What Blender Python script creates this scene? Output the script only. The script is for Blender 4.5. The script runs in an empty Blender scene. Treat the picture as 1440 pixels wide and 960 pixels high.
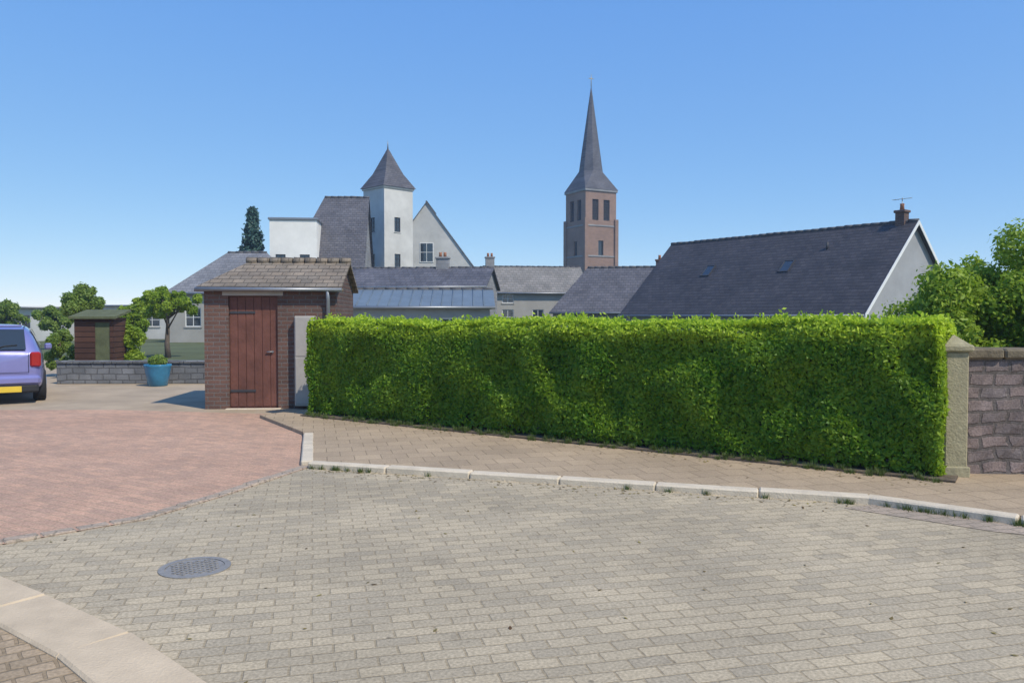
import bpy, math, random
import numpy as np
from mathutils import Vector, Matrix
S=bpy.context.scene; C=S.collection
R=math.radians; PI=math.pi
random.seed(2)
# ---------------------------------------------------------------- camera, sky, sun
HC=1.65; F=1120.0; HY=445.0
cd=bpy.data.cameras.new('camera'); cam=bpy.data.objects.new('camera',cd); C.objects.link(cam)
cd.lens=28; cd.sensor_width=36; cd.clip_start=.05; cd.clip_end=4000
cam.location=(0,0,HC); cam.rotation_euler=(R(90-1.79),0,0); S.camera=cam
EL=50; AZ=132     # compass azimuth of the sun, clockwise from +Y
w=bpy.data.worlds.new('World'); S.world=w; w.use_nodes=True; nt=w.node_tree
sk=nt.nodes.new('ShaderNodeTexSky'); sk.sky_type='NISHITA'; sk.sun_disc=False
sk.sun_elevation=R(EL); sk.sun_rotation=R(AZ); sk.altitude=0; sk.air_density=.6; sk.dust_density=0.0; sk.ozone_density=6
bg=nt.nodes['Background']; sp=nt.nodes.new('ShaderNodeSeparateColor'); cbn=nt.nodes.new('ShaderNodeCombineColor'); nt.links.new(sk.outputs[0],sp.inputs[0])
for i_,(g_,k_) in enumerate(((.84,1.42),(.57,2.18),(.235,4.5))):    # a softer, bluer clear sky than the raw model
    pw=nt.nodes.new('ShaderNodeMath'); pw.operation='POWER'; pw.inputs[1].default_value=g_; nt.links.new(sp.outputs[i_],pw.inputs[0])
    ml=nt.nodes.new('ShaderNodeMath'); ml.operation='MULTIPLY'; ml.inputs[1].default_value=k_; nt.links.new(pw.outputs[0],ml.inputs[0]); nt.links.new(ml.outputs[0],cbn.inputs[i_])
nt.links.new(cbn.outputs[0],bg.inputs[0]); bg.inputs[1].default_value=0.13
sl=bpy.data.lights.new('sun','SUN'); sl.energy=3.8; sl.angle=R(.5); sl.color=(1,.925,.80)
so=bpy.data.objects.new('sun',sl); C.objects.link(so)
sd=Vector((math.sin(R(AZ))*math.cos(R(EL)),math.cos(R(AZ))*math.cos(R(EL)),math.sin(R(EL))))
so.rotation_euler=sd.to_track_quat('Z','Y').to_euler()
S.view_settings.view_transform='Standard'; S.view_settings.look='None'; S.view_settings.exposure=0.15; S.view_settings.gamma=1
S.cycles.max_bounces=6; S.cycles.transparent_max_bounces=8

def wx(px,d): return (px-720)/F*d
def wz(py,d): return HC+(HY-py)/F*d
def gp(px,py):            # ground point seen at a pixel
    d=HC*F/(py-HY); return (wx(px,d),d)

# ---------------------------------------------------------------- helpers
def tag(o,label,cat,group=None):
    o['label']=label; o['category']=cat
    if group: o['group']=group
    return o
def empty(name,loc,rz,label,cat,group=None):
    o=bpy.data.objects.new(name,None); C.objects.link(o); o.location=loc; o.rotation_euler.z=rz
    o.empty_display_size=.2
    return tag(o,label,cat,group)
class MB:
    def __init__(s): s.v=[]; s.f=[]; s.sm=[]
    def add(s,vs,fs,smooth=False):
        b=len(s.v); s.v+= [tuple(v) for v in vs]; s.f+=[tuple(i+b for i in f) for f in fs]; s.sm+=[smooth]*len(fs); return s
    def box(s,x0,x1,y0,y1,z0,z1,bev=0,M=None):
        b=min(bev,(x1-x0)/2.01,(y1-y0)/2.01,(z1-z0)/2.01) if bev else 0
        if not b:
            v=[(x,y,z) for z in(z0,z1) for y in(y0,y1) for x in(x0,x1)]
            f=[(0,2,3,1),(4,5,7,6),(0,1,5,4),(1,3,7,5),(3,2,6,7),(2,0,4,6)]
        else:
            # chamfered box: 24 verts
            v=[];f=[];ix={}
            for sx in(0,1):
                for sy in(0,1):
                    for sz in(0,1):
                        for a in range(3):
                            p=[x1-b if sx else x0+b, y1-b if sy else y0+b, z1-b if sz else z0+b]
                            p[a]=[(x0,x1)[sx],(y0,y1)[sy],(z0,z1)[sz]][a]
                            ix[sx,sy,sz,a]=len(v); v.append(tuple(p))
            for a in range(3):
                u,w_=[(1,2),(2,0),(0,1)][a]
                for sgn in(0,1):
                    q=[]
                    for (cu,cw) in((0,0),(1,0),(1,1),(0,1)):
                        k=[0,0,0];k[a]=sgn;k[u]=cu;k[w_]=cw;q.append(ix[k[0],k[1],k[2],a])
                    f.append(tuple(q if sgn else q[::-1]))
            for a in range(3):
                u,w_=[(1,2),(2,0),(0,1)][a]
                for cu in(0,1):
                    for cw in(0,1):
                        k0=[0,0,0];k0[u]=cu;k0[w_]=cw;k1=list(k0);k1[a]=1
                        q=[ix[(*k0,u)],ix[(*k1,u)],ix[(*k1,w_)],ix[(*k0,w_)]]
                        f.append(tuple(q if (cu^cw) else q[::-1]))
            for sx in(0,1):
                for sy in(0,1):
                    for sz in(0,1):
                        q=[ix[sx,sy,sz,0],ix[sx,sy,sz,1],ix[sx,sy,sz,2]]
                        f.append(tuple(q if (sx+sy+sz)%2 else q[::-1]))
        if M is not None: v=[M@Vector(p) for p in v]
        return s.add(v,f)
    def prism(s,poly,z0,z1):      # plan polygon, counterclockwise
        n=len(poly); v=[(x,y,z0) for x,y in poly]+[(x,y,z1) for x,y in poly]
        f=[tuple(range(n,2*n)),tuple(range(n-1,-1,-1))]+[(i,(i+1)%n,n+(i+1)%n,n+i) for i in range(n)]
        return s.add(v,f)
    def tube(s,pts,rad,n=8,cap=True):
        pts=[Vector(p) for p in pts]; 
        if not hasattr(rad,'__len__'): rad=[rad]*len(pts)
        v=[];f=[]
        for i,p in enumerate(pts):
            t=(pts[min(i+1,len(pts)-1)]-pts[max(i-1,0)]).normalized()
            a=t.orthogonal().normalized() if i==0 else (a-t*a.dot(t)).normalized()
            b=t.cross(a)
            for k in range(n):
                an=2*PI*k/n; v.append(p+(a*math.cos(an)+b*math.sin(an))*rad[i])
        for i in range(len(pts)-1):
            for k in range(n): f.append((i*n+k,i*n+(k+1)%n,(i+1)*n+(k+1)%n,(i+1)*n+k))
        s.add(v,f,True)
        if cap: s.f+= [tuple(len(s.v)-n+k for k in range(n)), tuple(len(s.v)-len(v)+n-1-k for k in range(n))]; s.sm+=[False]*2
        return s
    def build(s,name,mat,parent=None):
        me=bpy.data.meshes.new(name); me.from_pydata(s.v,[],s.f); me.materials.append(mat)
        me.polygons.foreach_set('use_smooth',s.sm); me.update()
        o=bpy.data.objects.new(name,me); C.objects.link(o); o.parent=parent; return o
def struct(o): o['kind']='structure'; return o

# ---------------------------------------------------------------- materials
def mat(name,col,rough=.85,var=.25,scale=3,bump=0,bscale=40,metal=0,spec=.3,second=None,wear=0):
    m=bpy.data.materials.new(name); m.use_nodes=True; n=m.node_tree.nodes; l=m.node_tree.links
    p=n['Principled BSDF']; p.inputs['Roughness'].default_value=rough; p.inputs['Metallic'].default_value=metal
    p.inputs['Specular IOR Level'].default_value=spec
    tc=n.new('ShaderNodeTexCoord')
    nz=n.new('ShaderNodeTexNoise'); nz.inputs['Scale'].default_value=scale; nz.inputs['Detail'].default_value=8; nz.inputs['Roughness'].default_value=.65
    l.new(tc.outputs['Object'],nz.inputs['Vector'])
    cr=n.new('ShaderNodeValToRGB'); e=cr.color_ramp.elements
    c2=second or col
    e[0].position=.3; e[0].color=(*[c*(1-var) for c in col],1); e[1].position=.7; e[1].color=(*[min(1,c*(1+var)) for c in c2],1)
    l.new(nz.outputs[0],cr.inputs[0]); l.new(cr.outputs[0],p.inputs['Base Color'])
    if bump:
        n2=n.new('ShaderNodeTexNoise'); n2.inputs['Scale'].default_value=bscale; n2.inputs['Detail'].default_value=5
        l.new(tc.outputs['Object'],n2.inputs['Vector'])
        b=n.new('ShaderNodeBump'); b.inputs['Strength'].default_value=bump; b.inputs['Distance'].default_value=.02
        l.new(n2.outputs[0],b.inputs['Height']); l.new(b.outputs[0],p.inputs['Normal'])
    return m
def brickmat(name,c1,c2,mortar,bw,rh,ms=.008,proj='xy',var=.25,bump=.5,rough=.9,stain=.35,stscale=.6,rot=0,offset=.5,warp=.0,spec=.25,spots=0):
    """courses of bricks, setts, slabs or slates; proj picks the object-space plane (xy flat, xz / yz walls, uv = per-face)"""
    m=bpy.data.materials.new(name); m.use_nodes=True; n=m.node_tree.nodes; l=m.node_tree.links
    p=n['Principled BSDF']; p.inputs['Roughness'].default_value=rough; p.inputs['Specular IOR Level'].default_value=spec
    tc=n.new('ShaderNodeTexCoord'); sx=n.new('ShaderNodeSeparateXYZ'); cb=n.new('ShaderNodeCombineXYZ')
    l.new(tc.outputs['Object'],sx.inputs[0])
    if proj=='xy': l.new(sx.outputs[0],cb.inputs[0]); l.new(sx.outputs[1],cb.inputs[1])
    else:         # walls: u = x+y works on walls square to the axes, v = z
        ad=n.new('ShaderNodeMath'); ad.operation='ADD'; l.new(sx.outputs[0],ad.inputs[0]); l.new(sx.outputs[1],ad.inputs[1])
        if proj=='wall': l.new(ad.outputs[0],cb.inputs[0]); l.new(sx.outputs[2],cb.inputs[1])
        elif proj=='roof': l.new(sx.outputs[0],cb.inputs[0]); l.new(sx.outputs[2],cb.inputs[1])
        elif proj=='roofy': l.new(sx.outputs[1],cb.inputs[0]); l.new(sx.outputs[2],cb.inputs[1])
    mp=n.new('ShaderNodeMapping'); mp.inputs['Rotation'].default_value[2]=rot; l.new(cb.outputs[0],mp.inputs[0])
    vec=mp.outputs[0]
    if warp:
        wn=n.new('ShaderNodeTexNoise'); wn.inputs['Scale'].default_value=1.3; l.new(tc.outputs['Object'],wn.inputs['Vector'])
        vm=n.new('ShaderNodeVectorMath'); vm.operation='SCALE'; vm.inputs['Scale'].default_value=warp; l.new(wn.outputs['Color'],vm.inputs[0])
        va=n.new('ShaderNodeVectorMath'); l.new(vec,va.inputs[0]); l.new(vm.outputs[0],va.inputs[1]); vec=va.outputs[0]
        wn=n.new('ShaderNodeTexNoise'); wn.inputs['Scale'].default_value=14; l.new(tc.outputs['Object'],wn.inputs['Vector'])
        vm=n.new('ShaderNodeVectorMath'); vm.operation='SCALE'; vm.inputs['Scale'].default_value=warp*.22; l.new(wn.outputs['Color'],vm.inputs[0])
        va=n.new('ShaderNodeVectorMath'); l.new(vec,va.inputs[0]); l.new(vm.outputs[0],va.inputs[1]); vec=va.outputs[0]
    b=n.new('ShaderNodeTexBrick'); b.offset=offset; b.inputs['Scale'].default_value=1; b.inputs['Brick Width'].default_value=bw; b.inputs['Row Height'].default_value=rh
    b.inputs['Mortar Size'].default_value=ms; b.inputs['Mortar Smooth'].default_value=.4
    b.inputs['Color1'].default_value=(*c1,1); b.inputs['Color2'].default_value=(*c2,1); b.inputs['Mortar'].default_value=(*mortar,1); l.new(vec,b.inputs[0])
    # large stains and fine grain
    n1=n.new('ShaderNodeTexNoise'); n1.inputs['Scale'].default_value=stscale; n1.inputs['Detail'].default_value=7; n1.inputs['Roughness'].default_value=.6; l.new(tc.outputs['Object'],n1.inputs['Vector'])
    r1=n.new('ShaderNodeMapRange'); r1.inputs[1].default_value=.3; r1.inputs[2].default_value=.7; r1.inputs[3].default_value=1-stain; r1.inputs[4].default_value=1+stain*.5; l.new(n1.outputs[0],r1.inputs[0])
    n2=n.new('ShaderNodeTexNoise'); n2.inputs['Scale'].default_value=60; n2.inputs['Detail'].default_value=4; l.new(tc.outputs['Object'],n2.inputs['Vector'])
    r2=n.new('ShaderNodeMapRange'); r2.inputs[1].default_value=.3; r2.inputs[2].default_value=.7; r2.inputs[3].default_value=1-var; r2.inputs[4].default_value=1+var; l.new(n2.outputs[0],r2.inputs[0])
    mu=n.new('ShaderNodeMath'); mu.operation='MULTIPLY'; l.new(r1.outputs[0],mu.inputs[0]); l.new(r2.outputs[0],mu.inputs[1])
    if spots:
        n3=n.new('ShaderNodeTexNoise'); n3.inputs['Scale'].default_value=2.3; n3.inputs['Detail'].default_value=10; n3.inputs['Roughness'].default_value=.72; l.new(tc.outputs['Object'],n3.inputs['Vector'])
        r3=n.new('ShaderNodeMapRange'); r3.inputs[1].default_value=.56; r3.inputs[2].default_value=.70; r3.inputs[3].default_value=1; r3.inputs[4].default_value=1-spots; l.new(n3.outputs[0],r3.inputs[0])
        v3=n.new('ShaderNodeTexVoronoi'); v3.inputs['Scale'].default_value=3.1; l.new(tc.outputs['Object'],v3.inputs['Vector'])
        r4=n.new('ShaderNodeMapRange'); r4.inputs[1].default_value=.035; r4.inputs[2].default_value=.06; r4.inputs[3].default_value=1-spots*1.6; r4.inputs[4].default_value=1; l.new(v3.outputs['Distance'],r4.inputs[0])
        m3=n.new('ShaderNodeMath'); m3.operation='MULTIPLY'; l.new(r3.outputs[0],m3.inputs[0]); l.new(r4.outputs[0],m3.inputs[1])
        m4=n.new('ShaderNodeMath'); m4.operation='MULTIPLY'; l.new(mu.outputs[0],m4.inputs[0]); l.new(m3.outputs[0],m4.inputs[1]); mu=m4
    vs=n.new('ShaderNodeVectorMath'); vs.operation='SCALE'; l.new(b.outputs[0],vs.inputs[0]); l.new(mu.outputs[0],vs.inputs['Scale'])
    l.new(vs.outputs[0],p.inputs['Base Color'])
    iv=n.new('ShaderNodeMath'); iv.operation='MULTIPLY_ADD'; iv.inputs[1].default_value=-1; iv.inputs[2].default_value=1; l.new(b.outputs['Fac'],iv.inputs[0])
    a2=n.new('ShaderNodeMath'); a2.operation='MULTIPLY_ADD'; a2.inputs[1].default_value=.35; l.new(n2.outputs[0],a2.inputs[0]); l.new(iv.outputs[0],a2.inputs[2])
    bu=n.new('ShaderNodeBump'); bu.inputs['Strength'].default_value=bump; bu.inputs['Distance'].default_value=.01; l.new(a2.outputs[0],bu.inputs['Height']); l.new(bu.outputs[0],p.inputs['Normal'])
    return m
def leafmat(name,dark,light,trans=.25,rough=.5):
    m=bpy.data.materials.new(name); m.use_nodes=True; n=m.node_tree.nodes; l=m.node_tree.links
    p=n['Principled BSDF']; p.inputs['Roughness'].default_value=rough; p.inputs['Specular IOR Level'].default_value=.3
    at=n.new('ShaderNodeAttribute'); at.attribute_name='tint'
    cr=n.new('ShaderNodeValToRGB'); e=cr.color_ramp.elements; e[0].color=(*dark,1); e[1].color=(*light,1)
    l.new(at.outputs['Fac'],cr.inputs[0]); l.new(cr.outputs[0],p.inputs['Base Color'])
    t=n.new('ShaderNodeBsdfTranslucent'); l.new(cr.outputs[0],t.inputs[0])
    mx=n.new('ShaderNodeMixShader'); mx.inputs[0].default_value=trans
    l.new(p.outputs[0],mx.inputs[1]); l.new(t.outputs[0],mx.inputs[2]); l.new(mx.outputs[0],n['Material Output'].inputs[0])
    return m
def glassmat(name,col=(.03,.04,.05)):
    m=bpy.data.materials.new(name); m.use_nodes=True; p=m.node_tree.nodes['Principled BSDF']
    p.inputs['Base Color'].default_value=(*col,1); p.inputs['Roughness'].default_value=.06; p.inputs['Specular IOR Level'].default_value=.9; return m
M={}
M['road']=brickmat('road_pavers',(0.477,0.391,0.261),(0.368,0.308,0.216),(0.344,0.276,0.178),.21,.105,.007,rot=R(-14),stain=.21,stscale=.6,var=.26,bump=.6,warp=.035,spots=.24)
M['pink']=brickmat('red_pavers',(0.549,0.334,0.224),(0.428,0.276,0.195),(0.400,0.285,0.187),.21,.105,.006,rot=R(31),stain=.15,stscale=.6,var=.24,bump=.5,warp=.03,spots=.14)
M['slab']=brickmat('footpath_slabs',(0.430,0.324,0.211),(0.370,0.280,0.185),(0.232,0.176,0.111),.30,.30,.006,rot=R(-14),stain=.15,stscale=.9,var=.15,bump=.45,warp=.02)
M['corner']=brickmat('brown_setts',(0.410,0.305,0.194),(0.340,0.255,0.162),(0.290,0.214,0.130),.12,.10,.010,rot=R(-37),stain=.25,stscale=.8,var=.2,bump=.7,warp=.05)
M['gutter']=brickmat('gutter_bricks',(.40,.315,.235),(.34,.275,.21),(.26,.215,.16),.21,.105,.008,rot=R(-14),stain=.2,stscale=.8,var=.2,bump=.6,warp=.03)
M['kerb']=mat('kerb_stone',(.60,.51,.38),.85,.14,5,.35,60)
M['kerb2']=mat('pale_kerb_stone',(0.541,0.427,0.288),.85,.12,4,.35,60)
M['gravel']=mat('far_paving',(0.396,0.310,0.211),.95,.18,1.2,.4,30)
M['earth']=mat('dry_soil',(.13,.10,.07),1,.4,6,.8,30)
M['land']=mat('ground',(.10,.115,.05),1,.3,.3)
M['iron']=mat('cast_iron',(.30,.28,.25),.6,.2,20,.3,80,metal=.3)
M['brick']=brickmat('brown_brick',(.165,.092,.070),(.12,.072,.058),(.16,.14,.125),.215,.075,.010,proj='wall',stain=.25,stscale=1.5,bump=.6)
M['churchbrick']=brickmat('tower_brick',(0.325,0.200,0.147),(0.258,0.162,0.121),(0.269,0.205,0.168),.4,.14,.02,proj='wall',stain=.25,stscale=.3,bump=.4)
M['rubble']=brickmat('rubble_stone',(.25,.19,.17),(.165,.138,.13),(.14,.118,.105),.27,.13,.020,proj='wall',stain=.35,stscale=3,bump=.9,warp=.14,var=.3)
M['slate']=brickmat('dark_slate',(.076,.068,.070),(.050,.046,.050),(.028,.026,.03),.30,.15,.014,proj='roof',stain=.30,stscale=.7,bump=.9,spots=.22,rough=.65,spec=.4)
M['slate_mid']=brickmat('grey_slate',(.140,.135,.148),(.098,.097,.110),(.055,.055,.062),.32,.18,.014,proj='roof',stain=.3,stscale=.6,bump=.9,spots=.22,rough=.7)
M['slate_pale']=brickmat('pale_slate',(.225,.225,.235),(.165,.168,.178),(.10,.10,.11),.3,.18,.012,proj='roof',spots=.2,stain=.28,stscale=.6,bump=.5,rough=.7)
M['ridge']=mat('ridge_tile',(.10,.095,.095),.85,.35,2,.3,30)
M['stoneslate']=brickmat('stone_slate',(.26,.24,.215),(.20,.19,.17),(.12,.11,.10),.36,.2,.015,proj='roof',stain=.25,stscale=.7,bump=.6)
M['hutroof']=brickmat('weathered_tile',(.27,.215,.16),(.20,.17,.135),(.10,.085,.065),.2,.075,.007,proj='roof',stain=.35,stscale=2.2,bump=.8)
M['bluemetal']=mat('blue_grey_metal',(.15,.19,.225),.5,.12,1.5,.15,20,metal=.1)
M['white']=mat('white_render',(.84,.81,.73),.9,.12,.5,.2,30)
M['palewall']=mat('pale_render',(.56,.55,.51),.9,.20,.45,.2,30)
M['greywall']=mat('grey_render',(.33,.335,.34),.9,.12,.9,.25,30)
M['tanwall']=mat('tan_render',(.37,.35,.31),.9,.12,.9,.25,30)
M['stonewall']=brickmat('stone_blocks',(.32,.315,.31),(.26,.255,.25),(.22,.215,.21),.5,.24,.015,proj='wall',stain=.2,stscale=.7,bump=.5)
M['glass']=glassmat('window_glass')
M['frame']=mat('white_paint',(.74,.74,.71),.5,.05,3)
M['darkframe']=mat('dark_paint',(.05,.05,.055),.5,.1,3)
M['door']=mat('red_brown_paint',(.15,.062,.044),.7,.32,3,.3,26)
M['meter']=mat('pale_grey_plastic',(.40,.37,.33),.6,.08,5)
M['zinc']=mat('zinc',(.28,.29,.30),.45,.1,4,metal=.6)
M['pot']=mat('terracotta',(.35,.15,.08),.8,.15,8)
M['lime']=mat('lichened_sandstone',(.33,.29,.18),.9,.2,9,.5,50)
M['cope']=mat('mossy_coping',(.16,.13,.085),.95,.35,7,.6,40)
M['bark']=mat('bark',(.13,.10,.075),.95,.3,8,1,25)
M['shedwood']=brickmat('brown_boards',(.105,.05,.032),(.075,.038,.026),(.02,.012,.01),3.,.14,.012,proj='wall',stain=.25,stscale=1.5,bump=.7)
M['felt']=mat('mossy_felt',(.11,.12,.06),.95,.25,5,.4,40)
M['glaze']=mat('blue_glaze',(.035,.19,.32),.25,.2,5,spec=.6)
M['lowwall']=brickmat('low_wall_stone',(.21,.215,.22),(.155,.16,.165),(.12,.12,.12),.3,.15,.016,proj='wall',stain=.3,stscale=2,bump=.9,warp=.1)
M['vane']=mat('gilded_metal',(.45,.33,.10),.4,.1,5,metal=.8)
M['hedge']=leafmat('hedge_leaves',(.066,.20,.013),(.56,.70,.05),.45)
M['core']=mat('hedge_twigs',(.06,.06,.028),1,.4,9)
M['tree_a']=leafmat('bright_leaves',(.17,.29,.012),(.52,.64,.09),.48)
M['tree_b']=leafmat('mid_leaves',(.13,.22,.03),(.42,.53,.12),.45)
M['conifer']=leafmat('blue_green_needles',(.035,.085,.065),(.09,.17,.13),.1)
M['grass']=leafmat('grass_blades',(.05,.09,.02),(.17,.22,.06),.3)

# ---------------------------------------------------------------- foliage
def leaves(name,P,N,size,tint,material,parent=None,seed=1,aspect=1.7,tilt=.75):
    rng=np.random.default_rng(seed); n=len(P)
    N=N+rng.normal(0,tilt,(n,3)); N/=np.linalg.norm(N,axis=1,keepdims=True)+1e-9
    A=np.cross(N,rng.normal(0,1,(n,3))); A/=np.linalg.norm(A,axis=1,keepdims=True)+1e-9
    B=np.cross(N,A); s=(size*rng.uniform(.65,1.3,n))[:,None]
    V=np.stack([P-A*s*aspect*.5, P-B*s*.42+A*s*.05-N*s*.08, P+A*s*aspect*.5-N*s*.15, P+B*s*.42+A*s*.05-N*s*.08],1).reshape(-1,3)
    me=bpy.data.meshes.new(name); me.vertices.add(4*n); me.vertices.foreach_set('co',V.astype(np.float32).ravel())
    me.loops.add(4*n); me.loops.foreach_set('vertex_index',np.arange(4*n,dtype=np.int32))
    me.polygons.add(n); me.polygons.foreach_set('loop_start',np.arange(0,4*n,4,dtype=np.int32))
    me.update(calc_edges=True)
    at=me.attributes.new('tint','FLOAT','FACE'); at.data.foreach_set('value',np.clip(tint,0,1).astype(np.float32))
    me.materials.append(material); o=bpy.data.objects.new(name,me); C.objects.link(o); o.parent=parent; return o
def blobs(rng,centres,radii,n,shell=.55):
    k=rng.choice(len(centres),n,p=radii**2/np.sum(radii**2)); d=rng.normal(0,1,(n,3)); d/=np.linalg.norm(d,axis=1,keepdims=True)
    r=radii[k]*(shell+(1-shell)*rng.random(n)**.6)*(1+.12*rng.normal(0,1,n)); return centres[k]+d*r[:,None],d,k
def tree(name,loc,h,rw,rh,th,label,material,n=14000,leaf=.09,seed=3,cat='tree',group=None,nb=34,trunk_r=.16,shape=None):
    """tapered trunk, limbs and a crown of separate leaf clumps. th = height of the crown's bottom"""
    rng=np.random.default_rng(seed); rd=random.Random(seed)
    t=empty(name,loc,0,label,cat,group); cz=(h+th)/2; hh=(h-th)/2
    cs=[];rs=[]
    for i in range(nb):
        d=rng.normal(0,1,3); d/=np.linalg.norm(d); q=rng.uniform(.35,.95)
        c=np.array([d[0]*rw*q,d[1]*rw*q,cz+d[2]*hh*q])
        if shape=='cone':
            f=rng.random()**.8; a=rng.uniform(0,2*PI); r_=rw*(1-f)*rng.uniform(.2,.85); c=np.array([r_*math.cos(a),r_*math.sin(a),th+(h-th)*f*.97])
            rs.append(rw*(.12+.24*(1-f)))
        else: rs.append(min(rw,hh)*rng.uniform(.13,.34))
        cs.append(c)
    cs=np.array(cs); rs=np.array(rs)
    P,D,k=blobs(rng,cs,rs,n); 
    P=P+rng.normal(0,min(rw,hh)*.035,P.shape); P[:,2]=np.maximum(P[:,2],.05)
    ct=rng.uniform(-.12,.12,nb)
    tint=np.clip(.35+ct[k]+rng.normal(0,.16,n),0,1)
    leaves('crown',P,D+np.array([0,0,.4]),leaf,tint,material,t,seed)
    mb=MB(); top=th+(h-th)*(.9 if shape=='cone' else .55)
    pts=[(0,0,-.05)]+[(rd.uniform(-.04,.04)*h*.3,rd.uniform(-.04,.04)*h*.3,top*f) for f in(.25,.5,.75,1)]
    mb.tube(pts,[trunk_r*1.25,trunk_r,trunk_r*.8,trunk_r*.55,trunk_r*.2],9)
    for c in cs[:10]:
        f=rd.uniform(.35,.8); a=Vector(pts[0]).lerp(Vector(pts[-1]),f); e=Vector(c); mid=a.lerp(e,.5)+Vector((0,0,.08*h*.3))
        mb.tube([a,mid,e],[trunk_r*.4,trunk_r*.25,trunk_r*.08],6)
    mb.build('trunk',M['bark'],t); return t

# ---------------------------------------------------------------- ground
def sheet(name,poly,z,m):
    mb=MB(); mb.add([(x,y,z) for x,y in poly],[tuple(range(len(poly)))]); return struct(mb.build(name,m))
g=MB(); g.add([(-1500,-60,-.004),(1500,-60,-.004),(1500,2500,-.004),(-1500,2500,-.004)],[(0,1,2,3)]); struct(g.build('ground',M['land']))
K0=gp(440,656); K1=gp(1225,706); K2=gp(1440,736)            # kerb of the footpath under the hedge
E0=(-3.35,12.9); E1=(4.2,7.75)                               # foot of the hedge
sheet('road',[(-14,-6),(14,-6),(14,4.2),K2,K1,K0,(-3.9,12.2),(-4.4,17),(-14,17)],0.0,M['road'])
sheet('far_paving',[(-40,12.5),(-3.9,12.5),(-2.5,13.6),(-2.5,30),(-40,30)],.004,M['gravel'])
pk=[gp(-330,812),gp(0,768),gp(200,733),gp(310,700),gp(440,656),(-2.6,11.0),(-3.9,12.6),(-4.0,13.4),(-7,14.0),(-14,14.0),(-14,5.6)]
sheet('brick_lane',pk,.008,M['pink'])
# raised footpath
fp=[K0,K1,K2,(9,3.4),(16,3.0),(16,9),(5.2,8.0),(3.2,9.6),(-3.0,14.4),(-4.1,12.9),(-2.9,11.0)]
mb=MB(); mb.prism(fp,-.05,.055); struct(mb.build('footpath',M['slab']))
def kerb_run(name,pts,wd,h,m,step=.9,seed=1,side=1):
    rd=random.Random(seed); mb=MB()
    for (a,b) in zip(pts[:-1],pts[1:]):
        a=Vector((*a,0));b=Vector((*b,0)); L=(b-a).length; n=max(1,round(L/step)); t=(b-a).normalized(); ang=math.atan2(t.y,t.x)
        for i in range(n):
            Mx=Matrix.Translation(a+t*(L*i/n))@Matrix.Rotation(ang+rd.uniform(-.006,.006),4,'Z')
            mb.box(.003,L/n-.003,(-wd if side>0 else 0),(0 if side>0 else wd),-.05,h+rd.uniform(-.005,.005),.014,Mx)
    return struct(mb.build(name,m))
kerb_run('kerb',[(-2.72,10.9),K0,K1,K2,(9,3.4)],.14,.066,M['kerb'],seed=4)
# gutter of darker bricks, widest at the dropped corner on the right
sheet('gutter',[gp(1190,716),gp(1405,750),(7.5,4.2),(9.0,3.28),(K2[0]+.05,K2[1]-.15),(K1[0]-.02,K1[1]-.145)],.004,M['gutter'])
# bottom-left corner: pale kerb and brown setts
c0=gp(-60,800); c1=gp(60,850); c2=gp(180,905); c3=gp(330,1010)
C_=[(-6.5,6.9),c0,c1,c2,c3,(-.55,2.2),(-.2,0)]
ins=[(-6.9,6.4)]+[(c[0]-.20,c[1]-.28) for c in(c0,c1,c2,c3)]+[(-.9,2.0),(-.6,0)]
mb=MB(); mb.prism([(-14,0),(-14,6.5)][::-1]+[(-.75,0)]+[ (p[0],p[1]) for p in ins[1:-1]][::-1]+[(-6.9,6.4)],-.05,.028); struct(mb.build('corner_paving',M['corner']))
kerb_run('corner_kerb',C_,.36,.05,M['kerb2'],.8,9,1)
# manhole cover
mh=empty('manhole_cover',(*gp(270,801),.0),R(-20),'small round cast iron cover set in the grey paving','manhole cover')
mb=MB(); n=40; ring=[]
def disc(mb,r0,r1,z0,z1,n=40):
    v=[];f=[]
    for k in range(n):
        a=2*PI*k/n; c,s_=math.cos(a),math.sin(a); v+=[(r0*c,r0*s_,z0),(r1*c,r1*s_,z0),(r1*c,r1*s_,z1),(r0*c,r0*s_,z1)]
    for k in range(n):
        j=(k+1)%n
        for q in range(4): f.append((4*k+q,4*j+q,4*j+(q+1)%4,4*k+(q+1)%4))
    mb.add(v,f)
disc(mb,.185,.225,-.02,.007); mb.build('rim',M['iron'],mh)
mb=MB(); disc(mb,.001,.182,-.02,.003)
for i in range(-4,5):
    for j in range(-4,5):
        if i*i+j*j<18: mb.box(i*.037-.010,i*.037+.010,j*.037-.010,j*.037+.010,.0031,.009)
mb.build('cover',M['iron'],mh)
edge=[gp(-330,812),gp(0,768),gp(200,733),gp(310,700),gp(440,656)]
kerb_run('lane_edge',edge[::-1],.13,.018,M['gutter'],.23,15,1)
# soil bed under the hedge
mb=MB(); bed=[(E0[0]-.05,E0[1]-.15),(E1[0]+.05,E1[1]-.16),(E1[0]+.65,E1[1]+.75),(E0[0]+.6,E0[1]+.8)]; mb.prism(bed,.0,.075); struct(mb.build('soil',M['earth']))

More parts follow.
